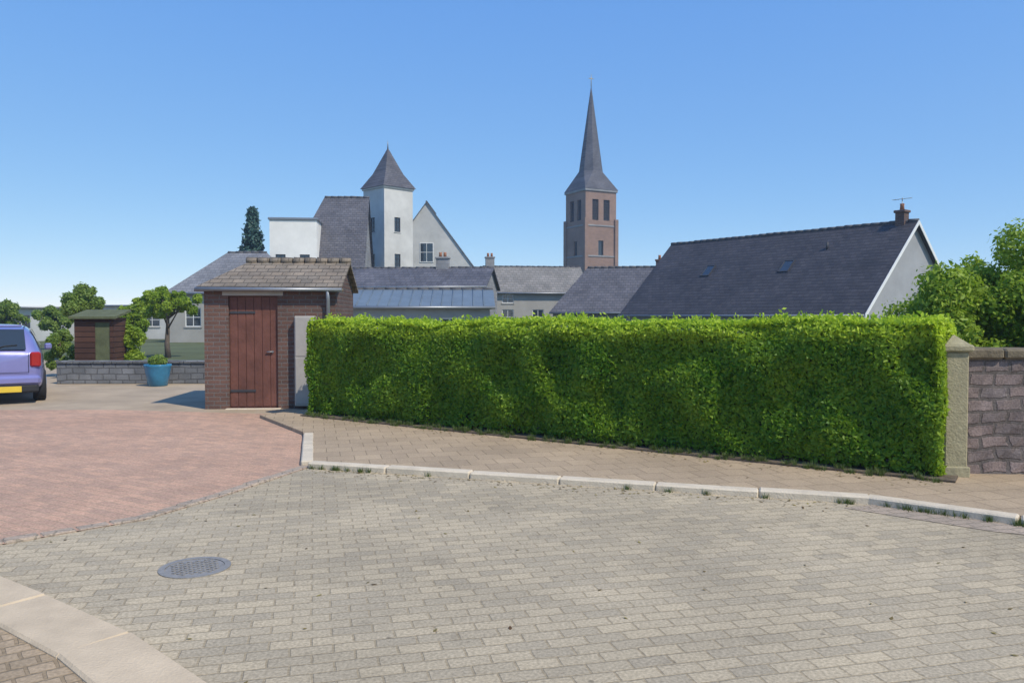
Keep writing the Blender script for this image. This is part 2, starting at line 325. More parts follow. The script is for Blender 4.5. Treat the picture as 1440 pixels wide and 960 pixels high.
# ---------------------------------------------------------------- hedge
def hedge():
    L=math.hypot(E1[0]-E0[0],E1[1]-E0[1]); ang=math.atan2(E1[1]-E0[1],E1[0]-E0[0]); W=.95
    t=empty('hedge',(E0[0],E0[1],.06),ang,'long clipped green hedge with sunlit yellow-green tint on its new top shoots along the footpath','hedge')
    rng=np.random.default_rng(11)
    def top(u): return 1.485+.022*np.sin(u*1.7+.5)+.016*np.sin(u*4.3)+.035*(u/L)
    # front, end and top surfaces (x along, y into depth: 0..W)
    ph=rng.uniform(0,6.28,60); fu=rng.uniform(.6,9,60)*rng.choice([-1,1],60); fz=rng.uniform(.6,9,60); am=.028/(1+.16*(np.abs(fu)+fz))*1.6
    def bulge(u,z): return .085*np.tanh(sum(a*np.sin(u*f+z*g_+p_) for a,f,g_,p_ in zip(am,fu,fz,ph))*.62/.085)
    def clumpf(u,z): return .5+.5*np.clip(sum(np.sin(u*f*1.3-z*g_*1.2+p_*1.7) for f,g_,p_ in zip(fu[:22],fz[:22],ph[:22]))/4.5,-1,1)
    P=[];N=[];T=[]
    def put(p,nn,tt): P.append(p);N.append(nn);T.append(tt)
    rr=.13
    # perimeter parametrised: front n1, back n2, ends
    for face,cnt in(('front',95000),('back',9000),('right',17000),('left',12000),('top',30000)):
        if face in('front','back'):
            u=rng.random(cnt)*L; z=.03+rng.random(cnt)**.92*1.53; H=top(u); z=np.minimum(z,H)
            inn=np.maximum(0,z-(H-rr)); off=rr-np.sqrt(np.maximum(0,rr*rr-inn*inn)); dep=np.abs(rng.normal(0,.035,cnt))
            foot=.05*np.exp(-z*8)*1.5
            y=bulge(u,z)+off+dep+foot
            ny=-np.ones(cnt)*np.sqrt(np.maximum(.02,1-(inn/rr)**2)); nz=inn/rr
            keep=rng.random(cnt)<np.clip(.25+z*6,0,1)
            if face=='back': y=W-y; ny=-ny
            p=np.stack([u,y,z],1)[keep]; nn=np.stack([np.zeros(cnt),ny,nz],1)[keep]; H=H[keep]; dp=dep[keep]
        elif face in('left','right'):
            y=rng.random(cnt)*W; z=.03+rng.random(cnt)*1.53; uu=np.full(cnt,0. if face=='left' else L); H=top(uu); z=np.minimum(z,H)
            dep=np.abs(rng.normal(0,.04,cnt)); ed=np.minimum(y,W-y); cor=np.maximum(0,.16-ed); x=bulge(y*2+3,z)*.6+dep+cor*cor*2.5+np.maximum(0,z-H+.1)**2*4
            sg=1 if face=='left' else -1
            p=np.stack([uu+sg*x,y,z],1); nn=np.stack([-sg*np.ones(cnt),0*y,0*y],1); dp=dep
        else:
            u=rng.random(cnt)*L; y=.06+rng.random(cnt)*(W-.12); dep=np.abs(rng.normal(0,.03,cnt)); H=top(u)
            p=np.stack([u,y,H+.015*np.sin(u*9+y*7)-dep*.7],1); nn=np.stack([0*u,0*u,np.ones(cnt)],1); dp=dep
        Hh=top(p[:,0]); fresh_lit=np.clip((p[:,2]-(Hh-.26))/.16,0,1)  # top band: new growth, with the sunlit top also put into its tint
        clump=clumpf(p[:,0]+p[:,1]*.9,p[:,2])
        tt=.13+.16*clump+rng.normal(0,.09,len(p))+fresh_lit*.74*rng.random(len(p))**.5-dp*1.2
        if face=='right': tt=tt+.34  # sunlit right end put into the leaf tint
        if face=='front': tt=tt+.22*np.exp(-(L-p[:,0])/.12)  # front corner beside the sunlit end lightened by tint too
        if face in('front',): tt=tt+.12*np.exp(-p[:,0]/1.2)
        put(p,nn,tt)
    # upright new-growth shoots along the top, tint also carries the sunlit band
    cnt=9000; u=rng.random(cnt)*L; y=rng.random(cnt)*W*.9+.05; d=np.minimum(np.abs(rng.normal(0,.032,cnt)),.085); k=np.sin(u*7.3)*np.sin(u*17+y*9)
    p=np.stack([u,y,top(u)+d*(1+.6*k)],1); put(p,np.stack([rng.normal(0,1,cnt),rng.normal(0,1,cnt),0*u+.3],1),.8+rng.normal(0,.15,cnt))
    P=np.concatenate(P);N=np.concatenate(N);T=np.concatenate(T)
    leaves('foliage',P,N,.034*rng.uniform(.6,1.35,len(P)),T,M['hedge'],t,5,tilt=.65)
    mb=MB(); nx=60
    v=[];f=[]
    for i in range(nx+1):
        u=.14+(L-.28)*i/nx; h=float(top(u))-.10
        for (y,z) in((.30,0.1),(.27,h-.14),(.34,h),(W-.28,h),(W-.16,h-.12),(W-.16,0.1)): v.append((u,y+.03*math.sin(u*5+z),z))
    for i in range(nx):
        for k in range(5): f.append((6*i+k,6*i+k+1,6*i+7+k,6*i+6+k))
        f.append((6*i+5,6*i,6*i+6,6*i+11))
    f.append(tuple(range(6))[::-1]); f.append(tuple(6*nx+k for k in range(6))); mb.add(v,f); mb.build('inner_twigs',M['core'],t)
    rd=random.Random(8); mb=MB(); u=.2
    while u<L-.15:
        y=rd.uniform(.25,.4); mb=MB(); mb.tube([(u,y,-.03),(u+rd.uniform(-.04,.04),y+rd.uniform(-.05,.05),.4)],[.016,.012],6); u+=rd.uniform(.2,.34); mb.build('stem',M['bark'],t)
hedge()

# ---------------------------------------------------------------- building parts
def wall(mb,o,u,W_,H_,holes,depth=.14,tri=None):
    """wall face from origin o along unit u (outward normal = u x z), with real openings and reveals"""
    o=Vector(o);u=Vector(u);z=Vector((0,0,1)); nrm=u.cross(z)
    xs=sorted({0,W_,*[a for h in holes for a in(h[0],h[1])]}); zs=sorted({0,H_,*[a for h in holes for a in(h[2],h[3])]})
    P=lambda a,b,d=0:o+u*a+z*b-nrm*d
    for i in range(len(xs)-1):
        for j in range(len(zs)-1):
            cx=(xs[i]+xs[i+1])/2; cz=(zs[j]+zs[j+1])/2
            if any(h[0]<cx<h[1] and h[2]<cz<h[3] for h in holes): continue
            mb.add([P(xs[i],zs[j]),P(xs[i+1],zs[j]),P(xs[i+1],zs[j+1]),P(xs[i],zs[j+1])],[(0,1,2,3)])
    for h in holes:
        a,b,c,d=h; q=[(a,c),(b,c),(b,d),(a,d)]
        for k in range(4):
            p0=q[k];p1=q[(k+1)%4]; mb.add([P(*p0),P(*p0,depth),P(*p1,depth),P(*p1)],[(0,1,2,3)])
    if tri: mb.add([P(0,H_),P(W_,H_),P(W_/2,tri)],[(0,1,2)])
def fmat(o,u):
    u=Vector(u); z=Vector((0,0,1)); nrm=u.cross(z); o=Vector(o)
    return Matrix(((u.x,-nrm.x,z.x,o.x),(u.y,-nrm.y,z.y,o.y),(u.z,-nrm.z,z.z,o.z),(0,0,0,1)))
def window(parent,o,u,h,fm=None,bars=(1,1),sillm=None,depth=.10):
    """frame with glazing bars (the part), its pane and sill (sub-parts)"""
    a,b,c,d=h; X=fmat(o,u); fw=.05; mb=MB(); fm=fm or M['frame']
    mb.box(a,a+fw,depth-.05,depth,c,d,0,X); mb.box(b-fw,b,depth-.05,depth,c,d,0,X)
    mb.box(a+fw,b-fw,depth-.05,depth,c,c+fw,0,X); mb.box(a+fw,b-fw,depth-.05,depth,d-fw,d,0,X)
    for i in range(bars[0]):
        x=a+(b-a)*(i+1)/(bars[0]+1); mb.box(x-.018,x+.018,depth-.045,depth-.004,c+fw,d-fw,0,X)
    for i in range(bars[1]):
        z=c+(d-c)*(i+1)/(bars[1]+1); mb.box(a+fw,b-fw,depth-.043,depth-.006,z-.018,z+.018,0,X)
    f=mb.build('window',fm,parent)
    g=MB(); g.box(a+.01,b-.01,depth-.015,depth-.008,c+.01,d-.01,0,X); g.build('pane',M['glass'],f)
    s=MB(); s.box(a-.06,b+.06,-.05,depth-.052,c-.07,c-.003,0,X); s.build('sill',sillm or M['tanwall'],f)
    return f
def roofslabs(mb,L,W_,ez,rz,ov=.25,ovx=.2,th=.10,hip0=0,hip1=0):
    """gabled or hipped roof, ridge along x"""
    hx=L/2+ovx; hy=W_/2+ov; sl=(rz-ez)/(W_/2); e=ez-sl*ov
    a0=-hx+ (hip0 if hip0 else 0); a1=hx-(hip1 if hip1 else 0)
    for dz in (0,):
        v=[(-hx,-hy,e),(hx,-hy,e),(hx,hy,e),(-hx,hy,e),(a0,0,rz),(a1,0,rz)]
        vt=[(x,y,z+th) for x,y,z in v]; n=6
        f=[(6,7,11,10),(8,9,10,11),(7,8,11),(9,6,10),(0,4,5,1),(2,5,4,3),(1,5,2),(3,4,0),(0,1,7,6),(2,3,9,8),(1,2,8,7),(3,0,6,9)]
        if not hip0:   # open gable: drop the end faces, close only the verge thickness
            f=[q for q in f if q not in((9,6,10),(3,4,0),(3,0,6,9))]+[(0,6,10,4),(4,10,9,3)]
        if not hip1: f=[q for q in f if q not in((7,8,11),(1,5,2),(1,2,8,7))]+[(1,5,11,7),(5,2,8,11)]
        mb.add(v+vt,f)
def chimney(parent,x,y,z0,z1,w_=.6,d_=.45,m=None,pots=1):
    mb=MB(); mb.box(x-w_/2,x+w_/2,y-d_/2,y+d_/2,z0,z1-.12); mb.box(x-w_/2-.06,x+w_/2+.06,y-d_/2-.06,y+d_/2+.06,z1-.12,z1,.02)
    c=mb.build('chimney',m or M['brick'],parent)
    for i in range(pots):
        px=x+(i-(pots-1)/2)*.3; q=MB(); q.tube([(px,y,z1-.01),(px,y,z1+.2),(px,y,z1+.3)],[.11,.09,.10],10); q.build('chimney_pot',M['pot'],c)
    return c
def house(name,loc,rz,L,W_,ez,rz_,wallm,roofm,label,holes=None,group=None,hip=(0,0),chims=(),ov=.25,ovx=.2,bars=(1,1),cat='house',trim=True,doors=()):
    t=empty(name,(*loc,0),rz,label,cat,group); holes=holes or {}
    hf=holes.get('front',[]);hr=holes.get('right',[]);hl=holes.get('left',[])
    F_=dict(front=((-L/2,-W_/2,0),(1,0,0),L),right=((L/2,-W_/2,0),(0,1,0),W_),back=((L/2,W_/2,0),(-1,0,0),L),left=((-L/2,W_/2,0),(0,-1,0),W_))
    mb=MB()
    for k,(o,u,wd) in F_.items():
        tri=None
        if k=='right' and not hip[1]: tri=rz_
        if k=='left' and not hip[0]: tri=rz_
        dh=[d[1:] for d in doors if d[0]==k]
        wall(mb,o,u,wd,ez,list(holes.get(k,[]))+dh,tri=tri)
        if tri and holes.get(k+'_gable'): pass
    mb.build('wall',wallm,t)
    for k,(o,u,wd) in F_.items():
        for h in holes.get(k,[]): window(t,o,u,h,bars=bars)
        for d in doors:
            if d[0]==k:
                X=fmat(o,u); a,b,c,e=d[1:]; q=MB(); q.box(a,b,.07,.12,c,e,0,X); q.box(a+.08,b-.08,.055,.0695,c+.1,(c+e)/2-.05,.01,X); q.box(a+.08,b-.08,.055,.0695,(c+e)/2+.05,e-.1,.01,X)
                dd=q.build('door',M['door'],t); hd=MB(); hd.tube([X@Vector((b-.1,.03,1.02)),X@Vector((b-.1,.069,1.02))],.022,8); hd.build('handle',M['zinc'],dd)
    mb=MB(); roofslabs(mb,L,W_,ez,rz_,ov,ovx,hip0=hip[0],hip1=hip[1]); r=mb.build('roof',roofm,t)
    hx=L/2+ovx; q=MB(); x0=-hx+hip[0]; x1=hx-hip[1]; 
    nn=max(3,int((x1-x0)/.45))
    for i in range(nn):
        xa=x0+(x1-x0)*i/nn; xb=x0+(x1-x0)*(i+1)/nn; zz=random.uniform(-.012,.012); q.tube([(xa+.012,0,rz_+.088+zz),(xb,0,rz_+.08+zz)],[.098,.085],8)
    q.build('ridge',M['ridge'],r)
    if trim:
        sl=(rz_-ez)/(W_/2); ze=ez-sl*ov; q=MB(); q.tube([(-hx,-W_/2-ov-.06,ze+.03),(hx,-W_/2-ov-.06,ze+.03)],.06,8); q.build('gutter',M['zinc'],t)
    for c in chims: chimney(t,*c)
    return t
def spot(px,d): return (wx(px,d),d)

# --- long dark slate house behind the hedge, right
n0=Vector((wx(1289,36),36,0)); n1=Vector((wx(944,48),48,0)); dv=(n0-n1); Lh=dv.length; mid=(n0+n1)/2; ang=math.atan2(dv.y,dv.x)
house('farmhouse',(mid.x,mid.y),ang,Lh-.4,8.0,1.95,wz(313,36),M['greywall'],M['slate'],'long low house under a big dark slate roof behind the right part of the hedge',
      holes={'right':[(1.2,2.1,.7,1.6),(5.6,6.5,.7,1.6)],'front':[(2,3,.6,1.5),(6,7,.6,1.5),(10,11,.6,1.5)]},chims=[(Lh/2-.75,0,5.2,wz(294,36),.42,.42)],ovx=.22,ov=.3)
def farm_details():
    t=bpy.data.objects['farmhouse']; W_=8.0; ez=1.95; rz=wz(313,36); sl=(rz-ez)/(W_/2)
    an=math.atan(sl); 
    def skylight(x,y,w_,h_):
        X=Matrix.Translation((x,y,rz+sl*y+.10+.004))@Matrix.Rotation(an,4,'X')
        q=MB(); f=.06
        q.box(-w_/2,w_/2,-h_/2,-h_/2+f,0,.05,0,X); q.box(-w_/2,w_/2,h_/2-f,h_/2,0,.05,0,X); q.box(-w_/2,-w_/2+f,-h_/2+f,h_/2-f,0,.05,0,X); q.box(w_/2-f,w_/2,-h_/2+f,h_/2-f,0,.05,0,X)
        k=q.build('skylight',M['darkframe'],t); q=MB(); q.box(-w_/2+f,w_/2-f,-h_/2+f,h_/2-f,.01,.025,0,X); q.build('pane',M['glass'],k)
    skylight(-Lh/2+4.4,-1.9,.62,.85); skylight(1.9,-1.9,.62,.85)
    q=MB(); q.tube([(Lh/2-.75,0,wz(294,36)-.3),(Lh/2-.75,0,wz(276,36))],.018,6)
    for k in range(6): q.tube([(Lh/2-1.15+.16*k,-.16+.012*k,wz(278,36)),(Lh/2-1.15+.16*k,.16-.012*k,wz(278,36))],.008,4)
    q.tube([(Lh/2-1.2,0,wz(278,36)),(Lh/2-.3,0,wz(278,36))],.012,5); q.build('aerial',M['zinc'],t)
    for y,xx in((-1.1,3.6),): q=MB(); q.tube([(xx,y,rz+sl*y),(xx,y,rz+sl*y+.42)],.06,8); q.build('vent_pipe',M['darkframe'],t)
    hx=Lh/2-.2+.22
    for s_ in(-1,1):
        q=MB(); q.add([(hx+.004,0,rz+.10),(hx+.004,s_*4.3,ez-sl*.3+.10),(hx+.004,s_*4.3,ez-sl*.3-.10),(hx+.004,0,rz-.10),(hx+.03,0,rz+.10),(hx+.03,s_*4.3,ez-sl*.3+.10),(hx+.03,s_*4.3,ez-sl*.3-.10),(hx+.03,0,rz-.10)],[(0,1,2,3),(4,7,6,5),(0,4,5,1),(1,5,6,2),(2,6,7,3)]); q.build('bargeboard',M['frame'],t)
farm_details()
# --- grey slate cottage between the church and the farmhouse
house('cottage',(wx(862,56),56),R(-12),7.6,6,2.1,wz(378,56),M['stonewall'],M['slate_mid'],'small stone cottage with mid grey slate roof in front of the church tower',holes={'front':[(1.2,2.1,1,2.1),(5,5.9,1,2.1)]},chims=[(3.2,0,4,wz(366,56),.5,.4)],hip=(2.2,0))
# --- tan house centre
house('tan_house',(wx(748,66),66),R(8),7.8,6.5,3.6,wz(377,66),M['tanwall'],M['stoneslate'],'tan house under a stone slate roof, left of the church tower',holes={'front':[(1,1.9,1,2.2),(3.4,4.3,1,2.2),(6,6.9,1,2.2),(1,1.9,2.7,3.4),(6,6.9,2.7,3.4)]},chims=[(-3.5,0,5,wz(362,66),.7,.5,M['stonewall'],2)])
# --- long barn with blue-grey sheet roof above the hedge
bt=house('barn',(wx(580,34),34),R(3),6.5,4.5,2.05,wz(410,34),M['greywall'],M['bluemetal'],'low barn with a blue-grey metal roof just above the left part of the hedge',holes={'front':[(1,1.8,.9,1.6),(4.5,5.3,.9,1.6)]},cat='barn')
# standing seams on its roof
mb=MB(); ez=2.05; rz=wz(410,34); slp=(rz-ez)/2.25; x=-3.3
while x<3.4:
    for s in(-1,1):
        y1=-s*0.02; y0=-s*2.5; mb.tube([(x,y1,rz+.115),(x,y0,rz-abs(y0)*slp+.115)],.018,5)
    x+=.42
mb.build('roof_seam',M['bluemetal'],bt)
# --- slate house under the tower
house('slate_house',(wx(590,52),52),R(-6),9.4,6.5,3.5,wz(379,52),M['stonewall'],M['slate_mid'],'wide stone house with a grey slate roof in front of the pale gabled house',holes={'front':[(1,2,1,2.3),(3.5,4.5,1,2.3),(6.5,7.5,1,2.3)]},chims=[(1.55,0,4.2,wz(362,52),.8,.5,M['stonewall'],2)])
# --- pale gabled house right of the tower (gable towards the camera)
house('pale_house',(wx(602,72),75),R(-90),8,9.6,5.2,wz(286,71),M['palewall'],M['slate_pale'],'pale rendered house with its pointed gable towards us, right of the square tower',holes={'right':[(4.9,5.7,2.6,4.6),(7.6,8.4,2.6,4.6)]},ovx=.12,ov=.35)
def attic():
    t=bpy.data.objects['pale_house']; X=fmat((4.0,-.55,wz(368,71)),(0,1,0)); q=MB()
    q.box(-.06,1.16,-.05,.03,-.06,0,0,X); q.box(-.06,0,-.04,.03,0,1.6,0,X); q.box(1.1,1.16,-.04,.03,0,1.6,0,X); q.box(-.06,1.16,-.04,.03,1.6,1.66,0,X); q.box(.53,.57,-.035,-.012,0,1.6,0,X); q.box(0,1.1,-.034,-.013,.8,.84,0,X)
    k=q.build('window',M['frame'],t); q=MB(); q.box(0,1.1,-.012,-.004,0,1.6,0,X); q.build('pane',M['glass'],k)
attic()
# --- manor: slate roof left of the tower, plus tower and white block
house('manor_house',(wx(460,60),61.5),R(4),5.5,7.0,5.0,wz(281,62),M['stonewall'],M['slate_mid'],'tall stone manor with a steep grey slate hipped roof left of the square tower',holes={'front':[(.7,1.7,1,2.8),(3.6,4.6,1,2.8),(.7,1.7,3.2,4.5),(3.6,4.6,3.2,4.5)]},hip=(2.5,0))
def tower_house():
    t=empty('stair_tower',(wx(544,66),67,0),R(45),'slender pale square tower with a pointed slate cap, tallest in the left group of houses','tower')
    s=1.46; H=wz(267,66); q=MB()
    for (o,u) in(((-s,-s,0),(1,0,0)),((s,-s,0),(0,1,0)),((s,s,0),(-1,0,0)),((-s,s,0),(0,-1,0))):
        hs=[(1.02,1.62,8.6,9.8),(1.02,1.62,5.6,6.8)] if u in((1,0,0),(0,-1,0),(0,1,0)) else []
        wall(q,o,u,2*s,H,hs,depth=.15)
        for h in hs: window(t,o,u,h,fm=M['darkframe'],bars=(1,2),sillm=M['palewall'])
    q.build('wall',M['palewall'],t)
    q=MB(); q.box(-s-.10,s+.10,-s-.10,s+.10,H-.02,H+.14,.03); q.build('cornice',M['palewall'],t)
    q=MB(); a=s+.2; z=H+.141; ap=wz(206,66); v=[(-a,-a,z),(a,-a,z),(a,a,z),(-a,a,z)]; b=s*.62; z2=z+(ap-z)*.36
    v+=[(-b,-b,z2),(b,-b,z2),(b,b,z2),(-b,b,z2),(0,0,ap)]
    q.add(v,[(0,1,5,4),(1,2,6,5),(2,3,7,6),(3,0,4,7),(4,5,8),(5,6,8),(6,7,8),(7,4,8),(3,2,1,0)]); r=q.build('roof',M['slate_mid'],t)
    q=MB(); q.tube([(0,0,ap-.1),(0,0,ap+.25),(0,0,ap+.6)],[.06,.04,.01],8); q.build('finial',M['zinc'],r)
tower_house()
def white_block():
    t=empty('white_house',(wx(407,57),59.6,0),R(6),'bright white rendered flat-topped house between the spruce and the manor','house')
    L=3.3;W_=4.6;H=wz(309,57); q=MB(); hs=[(.4,1.1,5.0,6.1),(2.1,2.8,5.0,6.1)]
    wall(q,(-L/2,-W_/2,0),(1,0,0),L,H,hs); wall(q,(L/2,-W_/2,0),(0,1,0),W_,H,[]); wall(q,(L/2,W_/2,0),(-1,0,0),L,H,[]); wall(q,(-L/2,W_/2,0),(0,-1,0),W_,H,[])
    q.build('wall',M['white'],t)
    for h in hs: window(t,(-L/2,-W_/2,0),(1,0,0),h,fm=M['darkframe'])
    q=MB(); q.box(-L/2-.1,L/2+.1,-W_/2-.1,W_/2+.1,H-.01,H+.16,.03); q.build('roof',M['zinc'],t)
white_block()
house('hipped_house',(wx(326,52),54),R(2),7.4,6.0,3.3,wz(352,51),M['tanwall'],M['slate_pale'],'house with a pale grey hipped slate roof behind the brown brick hut',holes={'front':[(1,2,1,2.2),(3.2,4.2,1,2.2),(5.5,6.5,1,2.2)]},hip=(3.0,2.2))

# --- church
def church():
    D=118; sc=F/D; t=empty('church',(wx(834,D),D+4,0),R(28),'brown brick church tower with a tall slate spire, highest thing in the picture','church')
    s=2.75; H=wz(268,D); q=MB()
    bel=[(1.2,2.3,H-4.3,H-1.2),(3.2,4.3,H-4.3,H-1.2)]; low=[(2.3,3.2,H-9.5,H-7.3)]
    for (o,u) in(((-s,-s,0),(1,0,0)),((s,-s,0),(0,1,0)),((s,s,0),(-1,0,0)),((-s,s,0),(0,-1,0))):
        wall(q,o,u,2*s,H,bel+low,depth=.4)
        for h in bel:
            X=fmat(o,u); m=MB(); z=h[2]+.1
            while z<h[3]-.1: m.add([X@Vector(p) for p in((h[0],.12,z),(h[1],.12,z),(h[1],.34,z+.22),(h[0],.34,z+.22))],[(0,1,2,3)]); z+=.24
            m.build('louvre',M['darkframe'],t)
        for h in low: window(t,o,u,h,fm=M['darkframe'],bars=(1,2),depth=.3,sillm=M['stonewall'])
    q.build('tower_wall',M['churchbrick'],t)
    q=MB()
    for zz in(H*.52,H-5.2): q.box(-s-.09,s+.09,-s-.09,s+.09,zz,zz+.22); q.build('string_course',M['stonewall'],t); q=MB()
    q.box(-s-.18,s+.18,-s-.18,s+.18,H-.02,H+.3,.04); q.build('cornice',M['stonewall'],t)
    q=MB()
    for sx in(-1,1):
        for sy in(-1,1):
            for (a,b) in(((s-.35,s+.28),(s-.35,s+.28)),):
                x0,x1=sorted((sx*a[0],sx*a[1])); y0,y1=sorted((sy*b[0],sy*b[1])); q.box(x0,x1,y0,y1,0,H*.8,.04)
    q.build('buttress',M['churchbrick'],t)
    # broach spire
    ap=wz(112,D); z=H+.301; a=s+.22; r2=1.85; z2=z+3.0; v=[(-a,-a,z),(a,-a,z),(a,a,z),(-a,a,z)]
    for k in range(8):
        an=PI/8+k*PI/4-PI; v.append((r2*math.cos(an),r2*math.sin(an),z2))
    v.append((0,0,ap)); f=[]
    # octagon index 4+k at angles -157.5, -112.5, -67.5, ...
    f+=[(0,1,6,5),(1,2,8,7),(2,3,10,9),(3,0,4,11),(0,5,4),(1,7,6),(2,9,8),(3,11,10)]
    f+=[(4+k,4+(k+1)%8,12) for k in range(8)]; f.append((3,2,1,0)); q=MB(); q.add(v,f); sp=q.build('spire',M['slate_mid'],t)
    q=MB(); q.tube([(0,0,ap-.3),(0,0,ap+1.6)],[.07,.03],6); q.box(-.45,.45,-.03,.03,ap+.9,ap+.98)
    q.build('cross',M['vane'],sp)
    # nave running away to the right, low behind the cottages
    q=MB(); L=16;W_=7; ez=4.2; rz=6.6
    X=Matrix.Translation((s+L/2,0,0)); m=MB()
    wall(m,(s,-W_/2,0),(1,0,0),L,ez,[(2+3.5*i,3+3.5*i,1.5,3.6) for i in range(4)]); wall(m,(s+L,-W_/2,0),(0,1,0),W_,ez,[],tri=rz); wall(m,(s+L,W_/2,0),(-1,0,0),L,ez,[])
    m.build('nave_wall',M['churchbrick'],t)
    m=MB(); m2=MB(); roofslabs(m,L-.2,W_,ez,rz,.3,.0); m.v=[(x+s+L/2+.1,y,zz) for x,y,zz in m.v]; m.build('nave_roof',M['slate_mid'],t)
    for i in range(4): window(t,(s,-W_/2,0),(1,0,0),(2+3.5*i,3+3.5*i,1.5,3.6),fm=M['darkframe'],bars=(1,3),sillm=M['stonewall'])
church()

# --- brick hut at the hedge's far end
def hut():
    x0,x1=wx(283,14.2),wx(466,14.2); L=x1-x0; W_=2.3; ez=wz(404,14.2); rz=wz(372,15.3)
    cx=(x0+x1)/2; t=empty('brick_hut',(cx,14.2+W_/2,0),R(4),'small brown brick hut with a weathered tiled roof and red-brown door at the hedge end','hut')
    q=MB(); door=(.42,1.28,.02,2.02); vent=(1.62,1.92,1.55,1.8)
    wall(q,(-L/2,-W_/2,0),(1,0,0),L,ez,[door],depth=.11); wall(q,(L/2,-W_/2,0),(0,1,0),W_,ez,[],tri=rz); wall(q,(L/2,W_/2,0),(-1,0,0),L,ez,[]); wall(q,(-L/2,W_/2,0),(0,-1,0),W_,ez,[(.7,1.5,1.0,1.7)])
    q.build('wall',M['brick'],t)
    window(t,(-L/2,W_/2,0),(0,-1,0),(.7,1.5,1.0,1.7),sillm=M['kerb'])
    X=fmat((-L/2,-W_/2,0),(1,0,0)); a,b,c,d=door
    q=MB(); q.box(a,b,.06,.11,c,d,0,X)
    for i in range(6): q.box(a+.01+i*.142,a+.145+i*.142,.048,.0595,c+.02,d-.02,.006,X)
    dd=q.build('door',M['door'],t)
    h=MB(); h.tube([X@Vector((b-.1,.02,1.02)),X@Vector((b-.1,.05,1.02))],.02,8); h.tube([X@Vector((b-.1,.02,1.02)),X@Vector((b-.2,.02,1.02))],.012,6); h.build('handle',M['zinc'],dd)
    q=MB(); q.box(a-.10,b+.10,-.010,.05,d+.003,min(d+.10,ez-.01),0,X); q.build('lintel',M['meter'],t)
    for hz in(.3,1.7):
        q=MB(); q.box(a+.01,a+.46,.036,.0475,hz,hz+.045,.004,X); q.build('hinge',M['darkframe'],dd)
    q=MB(); q.box(a-.05,b+.05,-.09,.055,-.02,.018,.01,X); q.build('doorstep',M['kerb'],t)
    q=MB(); q.box(1.60,1.97,-.16,-.003,.06,1.66,.015,X); mt=q.build('meter_cabinet',M['meter'],t)
    q=MB(); q.box(1.62,1.95,-.168,-.1605,-.0+.10,.92,.003,X); q.box(1.62,1.95,-.168,-.1605,.95,1.63,.003,X); q.build('cabinet_door',M['meter'],mt)
    q=MB(); roofslabs(q,L,W_,ez,rz,.09,.10,.05,hip0=.6); r=q.build('roof',M['hutroof'],t)
    q=MB(); n=9
    for i in range(n):
        xa=-L/2+.45+(L-.33)*i/n; q.tube([(xa+.01,0,rz+.06),(xa+(L-.33)/n-.01,0,rz+.055)],[.085,.078],8)
    q.build('ridge_tile',M['hutroof'],r)
    sl=(rz-ez)/(W_/2); ze=ez-sl*.09
    q=MB(); q.tube([(-L/2-.11,-W_/2-.13,ze+.0),(L/2+.11,-W_/2-.13,ze-.01)],.035,8); q.tube([(L/2-.14,-W_/2-.13,ze),(L/2-.14,-W_/2-.07,ze-.2),(L/2-.14,-W_/2-.07,.05)],.034,8); q.build('drainpipe',M['zinc'],t)
    q=MB(); q.box(-L/2-.14,L/2+.14,-W_/2-.085,-W_/2-.06,ze-.04,ze+.02); q.build('fascia',M['hutroof'],t)
hut()

# --- right edge: gatepost, rubble wall, shrub
def gatepost():
    d=7.95; t=empty('gatepost',(wx(1345,d),d+.05,0),R(-8),'pale lichened stone gatepost between the hedge end and rubble wall','gatepost')
    q=MB(); q.box(-.11,.11,-.11,.11,0,1.30,.015); q.build('shaft',M['lime'],t)
    q=MB(); q.box(-.145,.145,-.145,.145,1.301,1.37,.015); q.add([(-.12,-.12,1.371),(.12,-.12,1.371),(.12,.12,1.371),(-.12,.12,1.371),(0,0,1.47)],[(0,1,4),(1,2,4),(2,3,4),(3,0,4)]); q.build('cap',M['lime'],t)
    q=MB(); q.box(-.13,.13,-.13,.13,0,.16,.012); q.build('plinth',M['lime'],t)
gatepost()
def rubble_wall():
    t=empty('stone_wall',(wx(1352,8.1),8.06,0),R(-3),'grey-mauve rubble stone wall with mossy coping at the right edge','wall')
    rng=random.Random(5); L=5.2; H=1.22; th=.42; q=MB()
    # slightly uneven faces
    nx,nz=52,14
    for side in(0,1):
        v=[];f=[]
        for j in range(nz+1):
            for i in range(nx+1):
                y=(0 if side==0 else th)+(-1 if side==0 else 1)*rng.uniform(-.012,.016); v.append((L*i/nx,y,H*j/nz))
        for j in range(nz):
            for i in range(nx):
                a=j*(nx+1)+i; qd=(a,a+1,a+nx+2,a+nx+1); f.append(qd if side==0 else qd[::-1])
        q.add(v,f)
    q.add([(0,-.01,0),(0,th+.01,0),(0,th+.01,H),(0,-.01,H)],[(3,2,1,0)][0:1]); q.add([(0,0,H),(L,0,H),(L,th,H),(0,th,H)],[(0,1,2,3)])
    q.build('stonework',M['rubble'],t)
    q=MB(); x=0
    while x<L:
        w_=rng.uniform(.28,.5); q.box(x+.006,x+w_-.006,-.05+rng.uniform(-.01,.01),th+.05,H+.002,H+.10+rng.uniform(-.015,.02),.02); x+=w_
    q.build('coping',M['cope'],t)
rubble_wall()
tree('garden_shrub',(wx(1450,10.3),10.7,0),wz(336,10.6),1.5,1.2,.75,'broad bright green bush spilling over the rubble wall at the right edge',M['tree_a'],n=70000,leaf=.042,seed=21,cat='bush',nb=90,trunk_r=.06)

